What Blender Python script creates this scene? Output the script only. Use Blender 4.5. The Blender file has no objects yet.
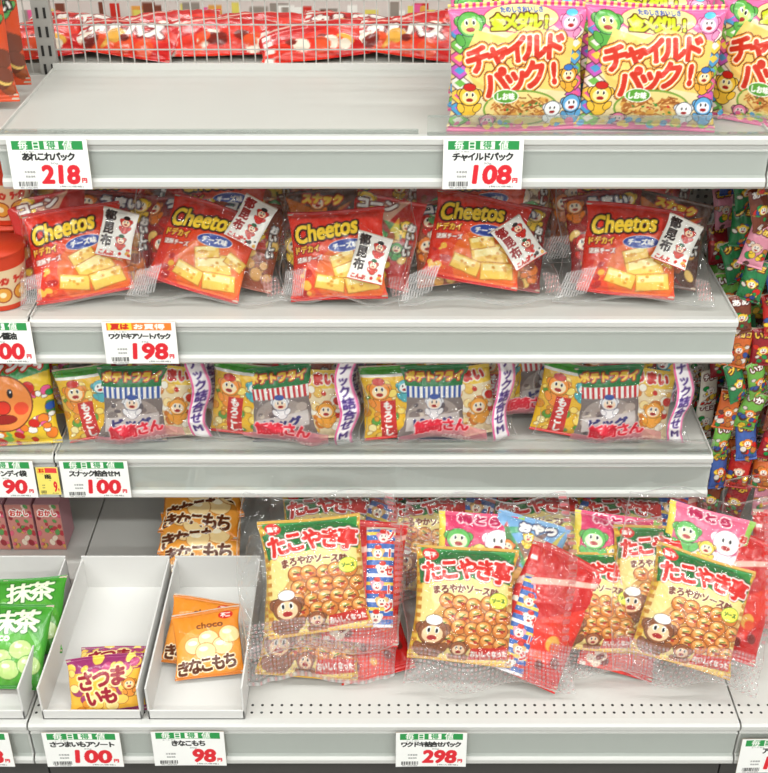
import bpy, math, random
import numpy as np
from mathutils import Matrix, Vector, Euler
scene=bpy.context.scene
R=math.radians
# ------------------------------------------------------------------ helpers
def lin(c):
    c=np.asarray(c,dtype=np.float32)/255.0
    return np.where(c<=0.04045,c/12.92,((c+0.055)/1.055)**2.4)
_tm={}; _tb={}
def tmask(s,S=56):
    if s in _tm: return _tm[s]
    cu=bpy.data.curves.new('tmp','FONT'); cu.body=s; cu.size=1; cu.resolution_u=3
    ob=bpy.data.objects.new('tmp',cu); scene.collection.objects.link(ob)
    dg=bpy.context.evaluated_depsgraph_get(); dg.update()
    me=bpy.data.meshes.new_from_object(ob.evaluated_get(dg))
    me.calc_loop_triangles()
    v=np.zeros(len(me.vertices)*3,np.float32); me.vertices.foreach_get('co',v); v=v.reshape(-1,3)[:,:2]
    t=np.zeros(len(me.loop_triangles)*3,np.int32); me.loop_triangles.foreach_get('vertices',t); t=t.reshape(-1,3)
    bpy.data.objects.remove(ob); bpy.data.curves.remove(cu); bpy.data.meshes.remove(me)
    if len(v)==0:
        _tm[s]=np.zeros((8,8),np.float32); _tb[s]=(0,0,.1,.1); return _tm[s]
    mn=v.min(0); mx=v.max(0); P=(v-mn)*S; _tb[s]=(mn[0],mn[1],mx[0],mx[1])
    W=int((mx[0]-mn[0])*S)+2; H=int((mx[1]-mn[1])*S)+2
    M=np.zeros((H,W),np.float32)
    for a,b,c in P[t]:
        x0=max(int(min(a[0],b[0],c[0])),0); x1=min(int(max(a[0],b[0],c[0]))+2,W)
        y0=max(int(min(a[1],b[1],c[1])),0); y1=min(int(max(a[1],b[1],c[1]))+2,H)
        xs=np.arange(x0,x1)[None,:]+.5; ys=np.arange(y0,y1)[:,None]+.5
        e=lambda p,q:(q[0]-p[0])*(ys-p[1])-(q[1]-p[1])*(xs-p[0])
        e1,e2,e3=e(a,b),e(b,c),e(c,a)
        ins=((e1>=-.01)&(e2>=-.01)&(e3>=-.01))|((e1<=.01)&(e2<=.01)&(e3<=.01))
        M[y0:y1,x0:x1][ins]=1
    _tm[s]=M
    return M
def gbox(ch,size):
    """true glyph width,height and offset inside an em square of edge size"""
    tmask('国'); tmask(ch); a=_tb['国']; b=_tb[ch]; k=size/max(a[2]-a[0],.1)
    w=(b[2]-b[0])*k; h=(b[3]-b[1])*k
    dx=((b[0]+b[2])-(a[0]+a[2]))/2*k if ord(ch)>255 else 0
    dy=((b[1]+b[3])-(a[1]+a[3]))/2*k
    return w,h,dx,dy
class Canvas:
    def __init__(s,N,aspect,fill=None):
        s.N=N; s.M=max(int(N*aspect),4); s.W=N*2; s.H=s.M*2; s.k=s.W/100.0; s.h=s.H/s.k
        s.a=np.zeros((s.H,s.W,4),np.float32)
        if fill is not None: s.a[...,:3]=np.array(fill)/255; s.a[...,3]=1
    def _box(s,x0,x1,y0,y1):
        k=s.k
        i0=max(int(x0*k)-1,0); i1=min(int(x1*k)+2,s.W); j0=max(int(y0*k)-1,0); j1=min(int(y1*k)+2,s.H)
        if i1<=i0 or j1<=j0: return None
        X,Y=np.meshgrid((np.arange(i0,i1)+.5)/k,(np.arange(j0,j1)+.5)/k)
        return slice(j0,j1),slice(i0,i1),X,Y
    def put(s,js,isl,al,col,op=1.0):
        al=(al*op)[...,None]; t=s.a[js,isl]
        c=np.array([col[0]/255,col[1]/255,col[2]/255,1],np.float32)
        s.a[js,isl]=t*(1-al)+c*al
    def ell(s,cx,cy,rx,ry,col,rot=0,op=1.0,ol=None,ow=.8):
        if ol is not None: s.ell(cx,cy,rx+ow,ry+ow,ol,rot,op)
        m=max(rx,ry); b=s._box(cx-m,cx+m,cy-m,cy+m)
        if b is None: return
        js,isl,X,Y=b; c,q=math.cos(R(rot)),math.sin(R(rot)); x=X-cx; y=Y-cy
        d=((x*c+y*q)/rx)**2+((-x*q+y*c)/ry)**2
        s.put(js,isl,(d<1).astype(np.float32),col,op)
    def poly(s,pts,col,op=1.0):
        xs=[p[0] for p in pts]; ys=[p[1] for p in pts]
        b=s._box(min(xs),max(xs),min(ys),max(ys))
        if b is None: return
        js,isl,X,Y=b; ins=np.zeros(X.shape,bool); n=len(pts)
        for i in range(n):
            xa,ya=pts[i]; xb,yb=pts[(i+1)%n]
            if ya==yb: continue
            cnd=((ya>Y)!=(yb>Y))&(X<(xb-xa)*(Y-ya)/(yb-ya)+xa)
            ins^=cnd
        s.put(js,isl,ins.astype(np.float32),col,op)
    def rect(s,x0,y0,x1,y1,col,op=1.0): s.poly([(x0,y0),(x1,y0),(x1,y1),(x0,y1)],col,op)
    def rrect(s,cx,cy,w,h,rot,col,op=1.0):
        c,q=math.cos(R(rot)),math.sin(R(rot))
        s.poly([(cx+a*w/2*c-b*h/2*q,cy+a*w/2*q+b*h/2*c) for a,b in((-1,-1),(1,-1),(1,1),(-1,1))],col,op)
    def text(s,t,cx,cy,w,h,col,rot=0,bold=0.0,ols=(),shear=0.0,op=1.0):
        M=tmask(t); mh,mw=M.shape; pad=8
        m=math.hypot(w,h)/2+pad+abs(shear)*h
        b=s._box(cx-m,cx+m,cy-m,cy+m)
        if b is None: return
        js,isl,X,Y=b; c,q=math.cos(R(rot)),math.sin(R(rot)); x=X-cx; y=Y-cy
        lx=x*c+y*q; ly=-x*q+y*c; lx=lx-shear*ly
        al=np.zeros(X.shape,np.float32)
        for ox,oy in((-.25,-.25),(.25,-.25),(-.25,.25),(.25,.25)):
            u=((lx+ox/s.k)/w+.5)*mw; v=((ly+oy/s.k)/h+.5)*mh
            ok=(u>=0)&(u<mw)&(v>=0)&(v<mh)
            al+=np.where(ok,M[np.clip(v.astype(int),0,mh-1),np.clip(u.astype(int),0,mw-1)],0)/4
        def dil(r):
            r=r*s.k
            if r<.5: return al
            o=al.copy(); n=16
            for rr in ([r] if r<2.2 else [r,r*.5]):
                for i in range(n):
                    dx=int(round(rr*math.cos(2*math.pi*i/n))); dy=int(round(rr*math.sin(2*math.pi*i/n)))
                    o=np.maximum(o,np.roll(np.roll(al,dx,1),dy,0))
            return o
        for r,cc in sorted(ols,key=lambda z:-z[0]): s.put(js,isl,dil(r+bold),cc,op)
        s.put(js,isl,dil(bold),col,op)
    def glyph(s,ch,cx,cy,size,col,rot=0,only=None,**kw):
        w,h,dx,dy=gbox(ch,size); c,q=math.cos(R(rot)),math.sin(R(rot))
        s.text(ch,cx+dx*c-dy*q,cy+dx*q+dy*c,w,h,col,rot=rot,**kw)
    def vtext(s,t,cx,ytop,size,col,step=None,**kw):
        step=step or size*1.12
        for i,ch in enumerate(t):
            if ch=='ー': s.text('一',cx,ytop-i*step-size/2,size*.85,size*.14,col,rot=90,**kw)
            else: s.glyph(ch,cx,ytop-i*step-size/2,size,col,**kw)
    def arc(s,t,cx,cy,size,col,bend=0,rot=0,step=None,ols=(),**kw):
        n=len(t); step=step or size*1.02; c,q=math.cos(R(rot)),math.sin(R(rot))
        passes=[[o] for o in sorted(ols,key=lambda z:-z[0])]+[[]]
        for ps in passes:
            for i,ch in enumerate(t):
                u=i-(n-1)/2; lx=u*step; ly=-bend*u*u
                kk=dict(kw); kk['ols']=ps
                s.glyph(ch,cx+lx*c-ly*q,cy+lx*q+ly*c,size,col,rot=rot-math.degrees(math.atan(2*bend*u/step)),**kk)
    def blobs(s,x0,y0,x1,y1,n,cols,r0,r1,rng,ol=None,ow=.5,asp=1):
        for i in range(n):
            r=rng.uniform(r0,r1)
            s.ell(rng.uniform(x0,x1),rng.uniform(y0,y1),r,r*rng.uniform(.6,1)*asp,rng.choice(cols),rng.uniform(-50,50),ol=ol,ow=ow)
    def toon(s,cx,cy,r,body,face=None,ears=True,ol=(40,25,20),hat=None,legs=True):
        if legs:
            s.ell(cx,cy-r*1.3,r*.75,r*.8,body,ol=ol,ow=.5)
            s.ell(cx-r*.8,cy-r*1.2,r*.3,r*.5,body,30,ol=ol,ow=.4); s.ell(cx+r*.8,cy-r*1.1,r*.3,r*.5,body,-40,ol=ol,ow=.4)
        if ears:
            s.ell(cx-r*.85,cy+r*.25,r*.38,r*.38,body,ol=ol,ow=.5); s.ell(cx+r*.85,cy+r*.25,r*.38,r*.38,body,ol=ol,ow=.5)
        s.ell(cx,cy,r,r*.9,body,ol=ol,ow=.6)
        if face: s.ell(cx,cy-r*.15,r*.75,r*.6,face)
        for q in(-1,1):
            s.ell(cx+q*r*.3,cy+r*.15,r*.16,r*.24,(255,255,255)); s.ell(cx+q*r*.28,cy+r*.12,r*.1,r*.16,(20,15,15))
        s.ell(cx,cy-r*.4,r*.35,r*.18,(170,30,30))
        if hat: s.ell(cx,cy+r*.85,r*.6,r*.35,hat,ol=ol,ow=.4)
    def get(s):
        a=s.a.reshape(s.M,2,s.N,2,4).mean((1,3)); o=a.copy(); o[...,:3]=lin(a[...,:3]*255); return o
# ------------------------------------------------------------------ materials
def mat(name,col=(200,200,200),rough=.5,spec=.5,metal=0,bump=0,bscale=60,var=0,attr=None,emit=None,coat=0):
    m=bpy.data.materials.new(name); m.use_nodes=True; nt=m.node_tree; b=nt.nodes['Principled BSDF']
    l=lin(col); b.inputs['Base Color'].default_value=(l[0],l[1],l[2],1)
    b.inputs['Roughness'].default_value=rough; b.inputs['Metallic'].default_value=metal
    b.inputs['Specular IOR Level'].default_value=spec; b.inputs['Coat Weight'].default_value=coat
    tc=nt.nodes.new('ShaderNodeTexCoord')
    if attr:
        a=nt.nodes.new('ShaderNodeAttribute'); a.attribute_name=attr; nt.links.new(a.outputs['Color'],b.inputs['Base Color'])
    elif var:
        n=nt.nodes.new('ShaderNodeTexNoise'); n.inputs['Scale'].default_value=6; n.inputs['Detail'].default_value=5
        nt.links.new(tc.outputs['Object'],n.inputs['Vector'])
        mx=nt.nodes.new('ShaderNodeMixRGB'); mx.inputs[1].default_value=(*[float(q*(1-var)) for q in l],1); mx.inputs[2].default_value=(*[float(min(q*(1+var),1)) for q in l],1)
        nt.links.new(n.outputs['Fac'],mx.inputs[0]); nt.links.new(mx.outputs[0],b.inputs['Base Color'])
    if bump:
        n=nt.nodes.new('ShaderNodeTexNoise'); n.inputs['Scale'].default_value=bscale; n.inputs['Detail'].default_value=3
        nt.links.new(tc.outputs['Object'],n.inputs['Vector'])
        bp=nt.nodes.new('ShaderNodeBump'); bp.inputs['Strength'].default_value=bump; bp.inputs['Distance'].default_value=.003
        nt.links.new(n.outputs['Fac'],bp.inputs['Height']); nt.links.new(bp.outputs[0],b.inputs['Normal'])
    if emit:
        b.inputs['Emission Color'].default_value=(1,1,1,1); b.inputs['Emission Strength'].default_value=emit
    return m
def holes_mat(name,col,px,py,r,axes=('X','Y'),band=None):
    m=mat(name,col,.45); nt=m.node_tree; N=nt.nodes; L=nt.links; b=N['Principled BSDF']
    tc=N.new('ShaderNodeTexCoord'); sp=N.new('ShaderNodeSeparateXYZ'); L.new(tc.outputs['Object'],sp.inputs[0])
    def ma(op,a,v=None):
        n=N.new('ShaderNodeMath'); n.operation=op
        for i,q in enumerate((a,v)):
            if q is None: continue
            if isinstance(q,(int,float)): n.inputs[i].default_value=q
            else: L.new(q,n.inputs[i])
        return n.outputs[0]
    def cell(o,p): return ma('MULTIPLY',ma('SUBTRACT',ma('FRACT',ma('DIVIDE',ma('ADD',o,10),p)),.5),p)
    u=cell(sp.outputs[axes[0]],px); v=cell(sp.outputs[axes[1]],py)
    d=ma('SQRT',ma('ADD',ma('MULTIPLY',u,u),ma('MULTIPLY',v,v)))
    f=ma('LESS_THAN',d,r)
    if band: f=ma('MULTIPLY',f,ma('LESS_THAN',sp.outputs[axes[1]],band))
    mx=N.new('ShaderNodeMixRGB'); L.new(f,mx.inputs[0]); l=lin(col); mx.inputs[1].default_value=(*map(float,l),1); mx.inputs[2].default_value=(.02,.02,.02,1)
    L.new(mx.outputs[0],b.inputs['Base Color']); return m
def film_mat(name,base=.035,edge=.45,haze=.008,rough=.06,bump=1.0,pr=False,tint=(.98,.985,.985)):
    m=bpy.data.materials.new(name); m.use_nodes=True; nt=m.node_tree; N=nt.nodes; L=nt.links; N.remove(N['Principled BSDF'])
    out=N['Material Output']
    tr=N.new('ShaderNodeBsdfTransparent'); tr.inputs[0].default_value=(*tint,1)
    gl=N.new('ShaderNodeBsdfGlossy'); gl.inputs['Roughness'].default_value=rough; gl.inputs['Color'].default_value=(1,1,1,1)
    df=N.new('ShaderNodeBsdfDiffuse'); df.inputs[0].default_value=(.9,.9,.9,1)
    lw=N.new('ShaderNodeLayerWeight'); lw.inputs['Blend'].default_value=.5
    pw=N.new('ShaderNodeMath'); pw.operation='POWER'; pw.inputs[1].default_value=3.0; L.new(lw.outputs['Facing'],pw.inputs[0])
    mr=N.new('ShaderNodeMath'); mr.operation='MULTIPLY_ADD'; mr.inputs[1].default_value=edge; mr.inputs[2].default_value=base; L.new(pw.outputs[0],mr.inputs[0])
    hz=N.new('ShaderNodeMixShader'); hz.inputs[0].default_value=haze; L.new(tr.outputs[0],hz.inputs[1]); L.new(df.outputs[0],hz.inputs[2])
    mg=N.new('ShaderNodeMixShader'); L.new(mr.outputs[0],mg.inputs[0]); L.new(hz.outputs[0],mg.inputs[1]); L.new(gl.outputs[0],mg.inputs[2])
    if bump:
        tc=N.new('ShaderNodeTexCoord'); n=N.new('ShaderNodeTexNoise'); n.inputs['Scale'].default_value=20; n.inputs['Detail'].default_value=2; n.inputs['Distortion'].default_value=1.4
        L.new(tc.outputs['Object'],n.inputs['Vector'])
        mv=N.new('ShaderNodeMixRGB'); mv.inputs[0].default_value=.06; L.new(tc.outputs['Object'],mv.inputs[1]); L.new(n.outputs['Color'],mv.inputs[2])
        vo=N.new('ShaderNodeTexVoronoi'); vo.feature='DISTANCE_TO_EDGE'; vo.inputs['Scale'].default_value=30; L.new(mv.outputs[0],vo.inputs['Vector'])
        ad=N.new('ShaderNodeMath'); ad.operation='MULTIPLY_ADD'; ad.inputs[1].default_value=.9; L.new(vo.outputs['Distance'],ad.inputs[0]); L.new(n.outputs['Fac'],ad.inputs[2])
        bp=N.new('ShaderNodeBump'); bp.inputs['Strength'].default_value=bump; bp.inputs['Distance'].default_value=.022
        L.new(ad.outputs[0],bp.inputs['Height']); L.new(bp.outputs[0],gl.inputs['Normal'])
    last=mg
    if pr:
        a=N.new('ShaderNodeAttribute'); a.attribute_name='Col'; p=N.new('ShaderNodeBsdfPrincipled'); p.inputs['Roughness'].default_value=.3
        L.new(a.outputs['Color'],p.inputs['Base Color']); ms=N.new('ShaderNodeMixShader')
        L.new(a.outputs['Alpha'],ms.inputs[0]); L.new(mg.outputs[0],ms.inputs[1]); L.new(p.outputs[0],ms.inputs[2]); last=ms
    L.new(last.outputs[0],out.inputs['Surface']); return m
M_bag=mat('printed_foil_bag',rough=.24,attr='Col',bump=.25,bscale=70,coat=.12)
M_matte=mat('printed_card',rough=.55,attr='Col')
M_back=mat('bag_back',(190,170,150),.4,bump=.1)
M_film=film_mat('clear_film',pr=True)
M_acr=film_mat('clear_acrylic',base=.05,edge=.5,haze=.05,rough=.05,bump=0,tint=(.92,.94,.93))
M_white=mat('white_enamel',(206,205,200),.36,var=.03)
M_board=mat('shelf_board',(194,193,187),.34,var=.05)
M_rail=mat('rail_plastic',(207,207,203),.3,var=.02)
M_holes=holes_mat('perforated_shelf',(205,204,199),.0125,.0125,.0019,band=-.235)
M_backp=holes_mat('perforated_back',(140,138,132),.012,.012,.0028,axes=('X','Z'))
M_wire=mat('wire',(180,178,172),.35)
M_post=mat('post',(165,163,158),.4)
M_dark=mat('slot_dark',(35,34,33),.6)
M_card=mat('white_cardboard',(218,217,214),.75,bump=.05)
M_floor=mat('floor_tile',(150,148,142),.25,var=.06)
M_ceil=mat('ceiling_paint',(225,225,222),.8,var=.02)
M_wall=mat('wall_paint',(190,186,178),.8,var=.04)
M_kick=mat('kick_dark',(70,68,66),.5)
M_lamp=mat('lamp_tube',(255,255,255),.5,emit=4)
# ------------------------------------------------------------------ mesh builders
def mesh(name,V,F,m,smooth=False):
    me=bpy.data.meshes.new(name); me.from_pydata([tuple(map(float,v)) for v in V],[],F)
    me.materials.append(m)
    if smooth: me.polygons.foreach_set('use_smooth',[True]*len(me.polygons))
    me.update(); return me
def link(name,me,parent=None,mw=None):
    o=bpy.data.objects.new(name,me); scene.collection.objects.link(o)
    if parent: o.parent=parent
    if mw is not None: o.matrix_local=mw
    return o
def empty(name,mw=Matrix()):
    o=bpy.data.objects.new(name,None); o.empty_display_size=.03; scene.collection.objects.link(o); o.matrix_world=mw; return o
def boxes(name,L,m,parent=None,bev=0,mw=None):
    V=[];F=[]
    for (x0,x1,y0,y1,z0,z1) in L:
        b=len(V); V+=[(x,y,z) for x in(x0,x1) for y in(y0,y1) for z in(z0,z1)]
        F+=[tuple(b+i for i in f) for f in((0,1,3,2),(4,6,7,5),(0,4,5,1),(2,3,7,6),(0,2,6,4),(1,5,7,3))]
    o=link(name,mesh(name,V,F,m),parent,mw)
    if bev:
        md=o.modifiers.new('bev','BEVEL'); md.width=bev; md.segments=2
    return o
def extr(name,prof,x0,x1,m,parent=None):
    n=len(prof); V=[(x0,y,z) for y,z in prof]+[(x1,y,z) for y,z in prof]
    F=[(i,(i+1)%n,n+(i+1)%n,n+i) for i in range(n)]+[tuple(range(n-1,-1,-1)),tuple(range(n,2*n))]
    return link(name,mesh(name,V,F,m),parent)
def gridmesh(name,P,col,m,extra=None):
    ny,nx=P.shape[:2]; idx=np.arange(ny*nx).reshape(ny,nx)
    q=np.stack([idx[:-1,:-1],idx[:-1,1:],idx[1:,1:],idx[1:,:-1]],-1).reshape(-1,4)
    co=P.reshape(-1,3); mats=np.zeros(len(q),np.int32); C=col.reshape(-1,4)
    if extra is not None:
        P2,flip=extra; by,bx=P2.shape[:2]; id2=np.arange(by*bx).reshape(by,bx)+len(co)
        q2=np.stack([id2[:-1,:-1],id2[1:,:-1],id2[1:,1:],id2[:-1,1:]],-1).reshape(-1,4)
        q=np.concatenate([q,q2]); mats=np.concatenate([mats,np.ones(len(q2),np.int32)])
        co=np.concatenate([co,P2.reshape(-1,3)]); C=np.concatenate([C,np.tile([[.5,.4,.3,1]],(by*bx,1))])
    me=bpy.data.meshes.new(name); me.vertices.add(len(co)); me.vertices.foreach_set('co',co.astype(np.float32).ravel())
    me.loops.add(len(q)*4); me.loops.foreach_set('vertex_index',q.astype(np.int32).ravel())
    me.polygons.add(len(q)); me.polygons.foreach_set('loop_start',np.arange(0,len(q)*4,4,dtype=np.int32))
    me.polygons.foreach_set('loop_total',np.full(len(q),4,np.int32))
    me.materials.append(m)
    if extra is not None: me.materials.append(M_back)
    me.update(calc_edges=True)
    me.polygons.foreach_set('material_index',mats); me.polygons.foreach_set('use_smooth',np.ones(len(q),bool))
    a=me.color_attributes.new('Col','FLOAT_COLOR','POINT'); a.data.foreach_set('color',C.astype(np.float32).ravel())
    me.update(); return me
def ridged(U,V,rs,n=7,f0=1.2,f1=6):
    o=np.zeros_like(U)
    for i in range(n):
        f=rs.uniform(f0,f1); a=rs.uniform(0,math.pi); b=rs.uniform(0,6.28)
        p=f*(U*math.cos(a)+V*math.sin(a))+b+.35*np.sin(3*U*rs.uniform(.5,2)+5*V*rs.uniform(.3,1.5)+b)
        o+=(1-np.abs(np.sin(math.pi*p)))**2.5*(1.6/f)
    return o/n
def make_bag(name,w,h,t,cv,seed=0,wr=.004,seal=.055,crimp=.0006,front_only=False):
    rs=np.random.RandomState(seed+11); C=cv.get() if isinstance(cv,Canvas) else cv
    ny,nx=C.shape[:2]
    rs_k=rs.uniform(5,9); rs_p=rs.uniform(0,6)
    st=np.random.RandomState(seed+5)
    pr=[(st.uniform(1.2,6),st.uniform(0,math.pi),st.uniform(0,6.28)) for _ in range(8)]
    def rid(U,V):
        o=np.zeros_like(U)
        for f,a,b in pr:
            p=f*(U*math.cos(a)+V*math.sin(a)*h/w)+b+.3*np.sin(3*U+4*V+b)
            o+=(1-np.abs(np.sin(math.pi*p)))**2.5*(1.5/f)
        return o/8
    def surf(nx,ny,sgn,amp):
        u=np.linspace(0,1,nx); v=np.linspace(0,1,ny); U,V=np.meshgrid(u,v)
        vv=np.clip((V-seal)/(1-2*seal),0,1)
        ev=np.clip(1-np.abs(2*vv-1)**2.6,0,1)**.62; eu=np.clip(1-np.abs(2*U-1)**2.4,0,1)**.6
        env=ev*eu
        ds=np.minimum(vv,1-vv)
        cre=np.exp(-ds/.13)*np.sin(U*2*math.pi*rs_k+2*np.sin(U*5+rs_p))*(vv>0)*(vv<1)*np.clip(ds/.03,0,1)
        Y=sgn*(t/2*env+amp*(rid(U,V)*1.5*env**.4+.28*cre*eu))
        inseal=(vv<=0)|(vv>=1)
        Y=Y-np.where(inseal,crimp*np.sin(V*h/0.0024*2*math.pi/2),0)
        bow=.014*np.sin(U*math.pi*1.3+rs_p)*w
        Z=(V-.5)*h+np.where(V>.5,bow*(V-.5)*2,-bow*.6*(.5-V)*2)
        X=(U-.5)*w*(1-.07*ev)+.006*np.sin(V*9+rs_p)*w
        Yb=.05*w*np.sin(U*2.2+V*1.7+rs_p)*.3
        return np.stack([X,Y+Yb,Z],-1)
    return gridmesh(name,surf(nx,ny,-1,wr),C,M_bag,None if front_only else (surf(14,14,1,wr),1))
def make_film(name,w,h,t,seed,cv=None,amp=.010,n=110):
    rs=np.random.RandomState(seed)
    if cv is None:
        C=np.zeros((int(n*h/w),n,4),np.float32); C[...,:3]=.8
    else: C=cv.get()
    ny,nx=C.shape[:2]; U,V=np.meshgrid(np.linspace(0,1,nx),np.linspace(0,1,ny))
    eu=np.clip(1-np.abs(2*U-1)**4,0,1)**.7; ev=np.clip(1-np.abs(2*V-1)**5,0,1)**.7; env=eu*ev
    rg=ridged(U,V*h/w,rs,9,1,5)+.6*ridged(U,V*h/w,rs,6,5,12)
    edge=np.exp(-np.minimum(V,1-V)/.12)*np.sin(U*rs.uniform(20,38)+3*np.sin(U*6))*.25+np.exp(-np.minimum(U,1-U)/.10)*np.sin(V*rs.uniform(20,34)+3*np.sin(V*6))*.25
    Y=-(t*env+amp*(rg*2.2*env**.3+edge*.8))
    jx=.03*w*np.sin(V*rs.uniform(5,11)+rs.uniform(0,6)); jz=.03*h*np.sin(U*rs.uniform(5,12)+rs.uniform(0,6))
    X=(U-.5)*w+jx*(2*U-1); Z=V*h+jz*(2*V-1)
    return gridmesh(name,np.stack([X,Y,Z],-1),C,M_film)
def card(name,w,h,cv,m=None):
    C=cv.get(); ny,nx=C.shape[:2]; U,V=np.meshgrid(np.linspace(0,1,nx),np.linspace(0,1,ny))
    P=np.stack([(U-.5)*w,-.0006+0*U+.0008*np.sin(U*3),(V-.5)*h],-1)
    return gridmesh(name,P,C,m or M_matte,(np.stack(np.meshgrid(np.linspace(-.5,.5,3)*w,[0.0006],np.linspace(-.5,.5,3)*h,indexing='ij'),-1)[:,0].transpose(1,0,2),1))
def make_cup(name,r0,r1,h,cv):
    C=cv.get(); ny,nx=C.shape[:2]; U,V=np.meshgrid(np.linspace(0,1,nx),np.linspace(0,1,ny))
    a=U*2*math.pi; r=r0+(r1-r0)*V; r=np.where(V>.95,r*1.05,r); r=np.where(V>=1,0,r)
    return gridmesh(name,np.stack([-r*np.sin(a),r*np.cos(a)*1,V*h],-1),C,M_matte)
def T(x,y,z,rx=0,ry=0,rz=0,s=1):
    return Matrix.Translation((x,y,z))@Matrix.Rotation(R(rz),4,'Z')@Matrix.Rotation(R(rx),4,'X')@Matrix.Rotation(R(ry),4,'Y')@Matrix.Scale(s,4)
def pack(name,x,y,z,lean,yaw,items,film=None,fy=-.004,roll=0):
    e=empty(name,T(x,y,z,-lean,roll,yaw))
    for i,it in enumerate(items):
        nm,me,dx,dy,dz,ro=it[:6]; link(nm,me,e,T(dx,dy,dz,0,ro,0,it[6] if len(it)>6 else 1))
    if film: link('clear_wrapper',film,e,T(0,fy,0))
    return e
RED=(208,38,26);WH=(250,248,242);YEL=(246,205,60);BLK=(30,24,22);GRN=(40,150,75);PINK=(236,92,150);ORG=(238,128,40);BLU=(40,90,180)
# ------------------------------------------------------------------ art
def a_child(seed,N=180):
    rng=random.Random(seed); c=Canvas(N,.92,(240,212,150))
    c.ell(50,40,46,44,(244,222,172),op=.8)
    cols=[PINK,(120,190,80),(80,160,210),(246,205,70),(245,236,225),(200,90,190)]
    for i in range(11):
        for side in(0,1):
            x=6+rng.uniform(-1,1) if side==0 else 94
            y=i*9
            c.poly([(x-9,y),(x,y+7),(x+9,y),(x,y-7)],(90,60,60)); c.poly([(x-8,y),(x,y+6),(x+8,y),(x,y-6)],cols[(i+side*2)%6])
            c.poly([(x-4,y),(x,y+3),(x+4,y),(x,y-3)],cols[(i+3)%6])
    c.poly([(0,92),(100,92),(100,72)]+[(100-i*5,72+(3 if i%2 else 0)) for i in range(21)],(236,110,165))
    c.rect(0,88,100,92,(225,60,130))
    for i in range(20): c.rect(i*5,88,i*5+2.5,92,(250,220,120))
    c.ell(51,80,27,9,(250,232,150),ol=(190,60,110),ow=.8)
    c.text('たのしさおいしさ',52,85.5,30,3.6,(60,90,180),bold=.15)
    c.arc('金メダル!',52,77.5,9.5,(196,206,30),step=8.8,bold=.7,ols=[(1.1,(90,50,20))])
    c.toon(14,77,9,(90,170,70),(200,230,120),ol=(20,70,30),legs=True)
    c.toon(88,78,7,(240,150,190),(255,220,230),ol=(130,30,80),hat=(90,190,220))
    c.poly([(12,60),(18,73),(40,67),(56,75),(78,70),(92,66),(90,46),(86,29),(60,33),(40,27),(18,33),(10,45)],(250,205,110))
    k=dict(bold=1.0,ols=[(1.2,(255,244,214)),(2.2,(250,160,50)),(3.0,(90,30,20))])
    c.arc('チャイルド',48,59,17,(208,50,28),bend=.5,rot=8,step=14.2,**k)
    c.arc('パック!',55,41,17.5,(208,50,28),bend=.6,rot=9,step=15,**k)
    c.ell(52,18,27,12,(236,216,140),ol=(120,160,60),ow=1.5)
    c.blobs(30,12,72,24,80,[(200,130,60),(226,170,80),(176,106,44),(240,200,120)],1.2,3,rng)
    for i in range(46):
        x=rng.uniform(30,72); y=rng.uniform(12,26); c.rrect(x,y,8,.9,rng.uniform(-50,50),rng.choice([(186,112,50),(244,206,130),(150,80,30)]))
    c.blobs(36,13,68,23,12,[(70,140,60),(200,50,40)],.6,1.4,rng)
    c.toon(76,17,6,(250,250,250),(255,255,255),ol=(80,80,90)); c.ell(40,27,9,4.5,(90,160,50),ol=WH,ow=.7); c.text('しお味',40,27,13,5,WH,bold=.4)
    c.toon(13,27,7.5,(246,195,60),(255,235,160),hat=RED); c.toon(89,41,6,(240,170,50),(250,230,180),hat=(60,120,200)); c.toon(91,20,7,(100,170,220),(240,240,250)); c.toon(28,9,5,(240,130,170),(255,220,220))
    c.rect(0,0,100,4,(230,90,150)); c.blobs(0,4,100,8,26,[(240,110,160),(140,200,90),(250,215,80),(90,170,220)],1.5,3.5,rng)
    return c
def a_chee(seed,N=128):
    rng=random.Random(seed); c=Canvas(N,1.0,(226,46,24))
    c.ell(72,26,60,46,(236,80,26),op=.7); c.ell(64,26,38,34,(244,130,34),op=.6)
    for (x,y,w,h,r) in((66,32,38,20,18),(42,18,30,14,-12),(76,17,34,16,8),(56,44,26,12,20),(88,42,20,12,-20)):
        c.rrect(x,y,w+2,h+2,r,(200,120,24)); c.rrect(x,y,w,h,r,(250,205,90)); c.rrect(x-2,y+3,w*.8,h*.4,r,(255,235,160))
        for q in range(4): c.ell(x+rng.uniform(-w/3,w/3),y+rng.uniform(-h/3,h/3),2,1.6,(226,160,50))
    c.text('Cheetos',40,77,68,20,(255,214,50),rot=8,bold=.9,shear=.15,ols=[(2.4,(110,14,8)),(1.3,(30,14,10))])
    c.ell(60,58,19,6.5,(40,70,160),6,ol=WH,ow=.6); c.text('チーズ味',60,58,28,6.5,WH,rot=5,bold=.4)
    c.text('ドデカイ',18,56,26,8,YEL,rot=4,bold=.5,ols=[(1.2,(150,10,10))])
    c.text('濃厚チーズ',20,45,28,6,WH,rot=4,bold=.2,ols=[(.8,(170,30,10))]); c.blobs(3,5,22,34,10,[(240,110,40),(250,190,70),(190,30,20)],2,5,rng)
    c.rect(0,96,100,100,(190,24,16)); c.rect(0,0,100,4,(190,24,16)); return c
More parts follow.
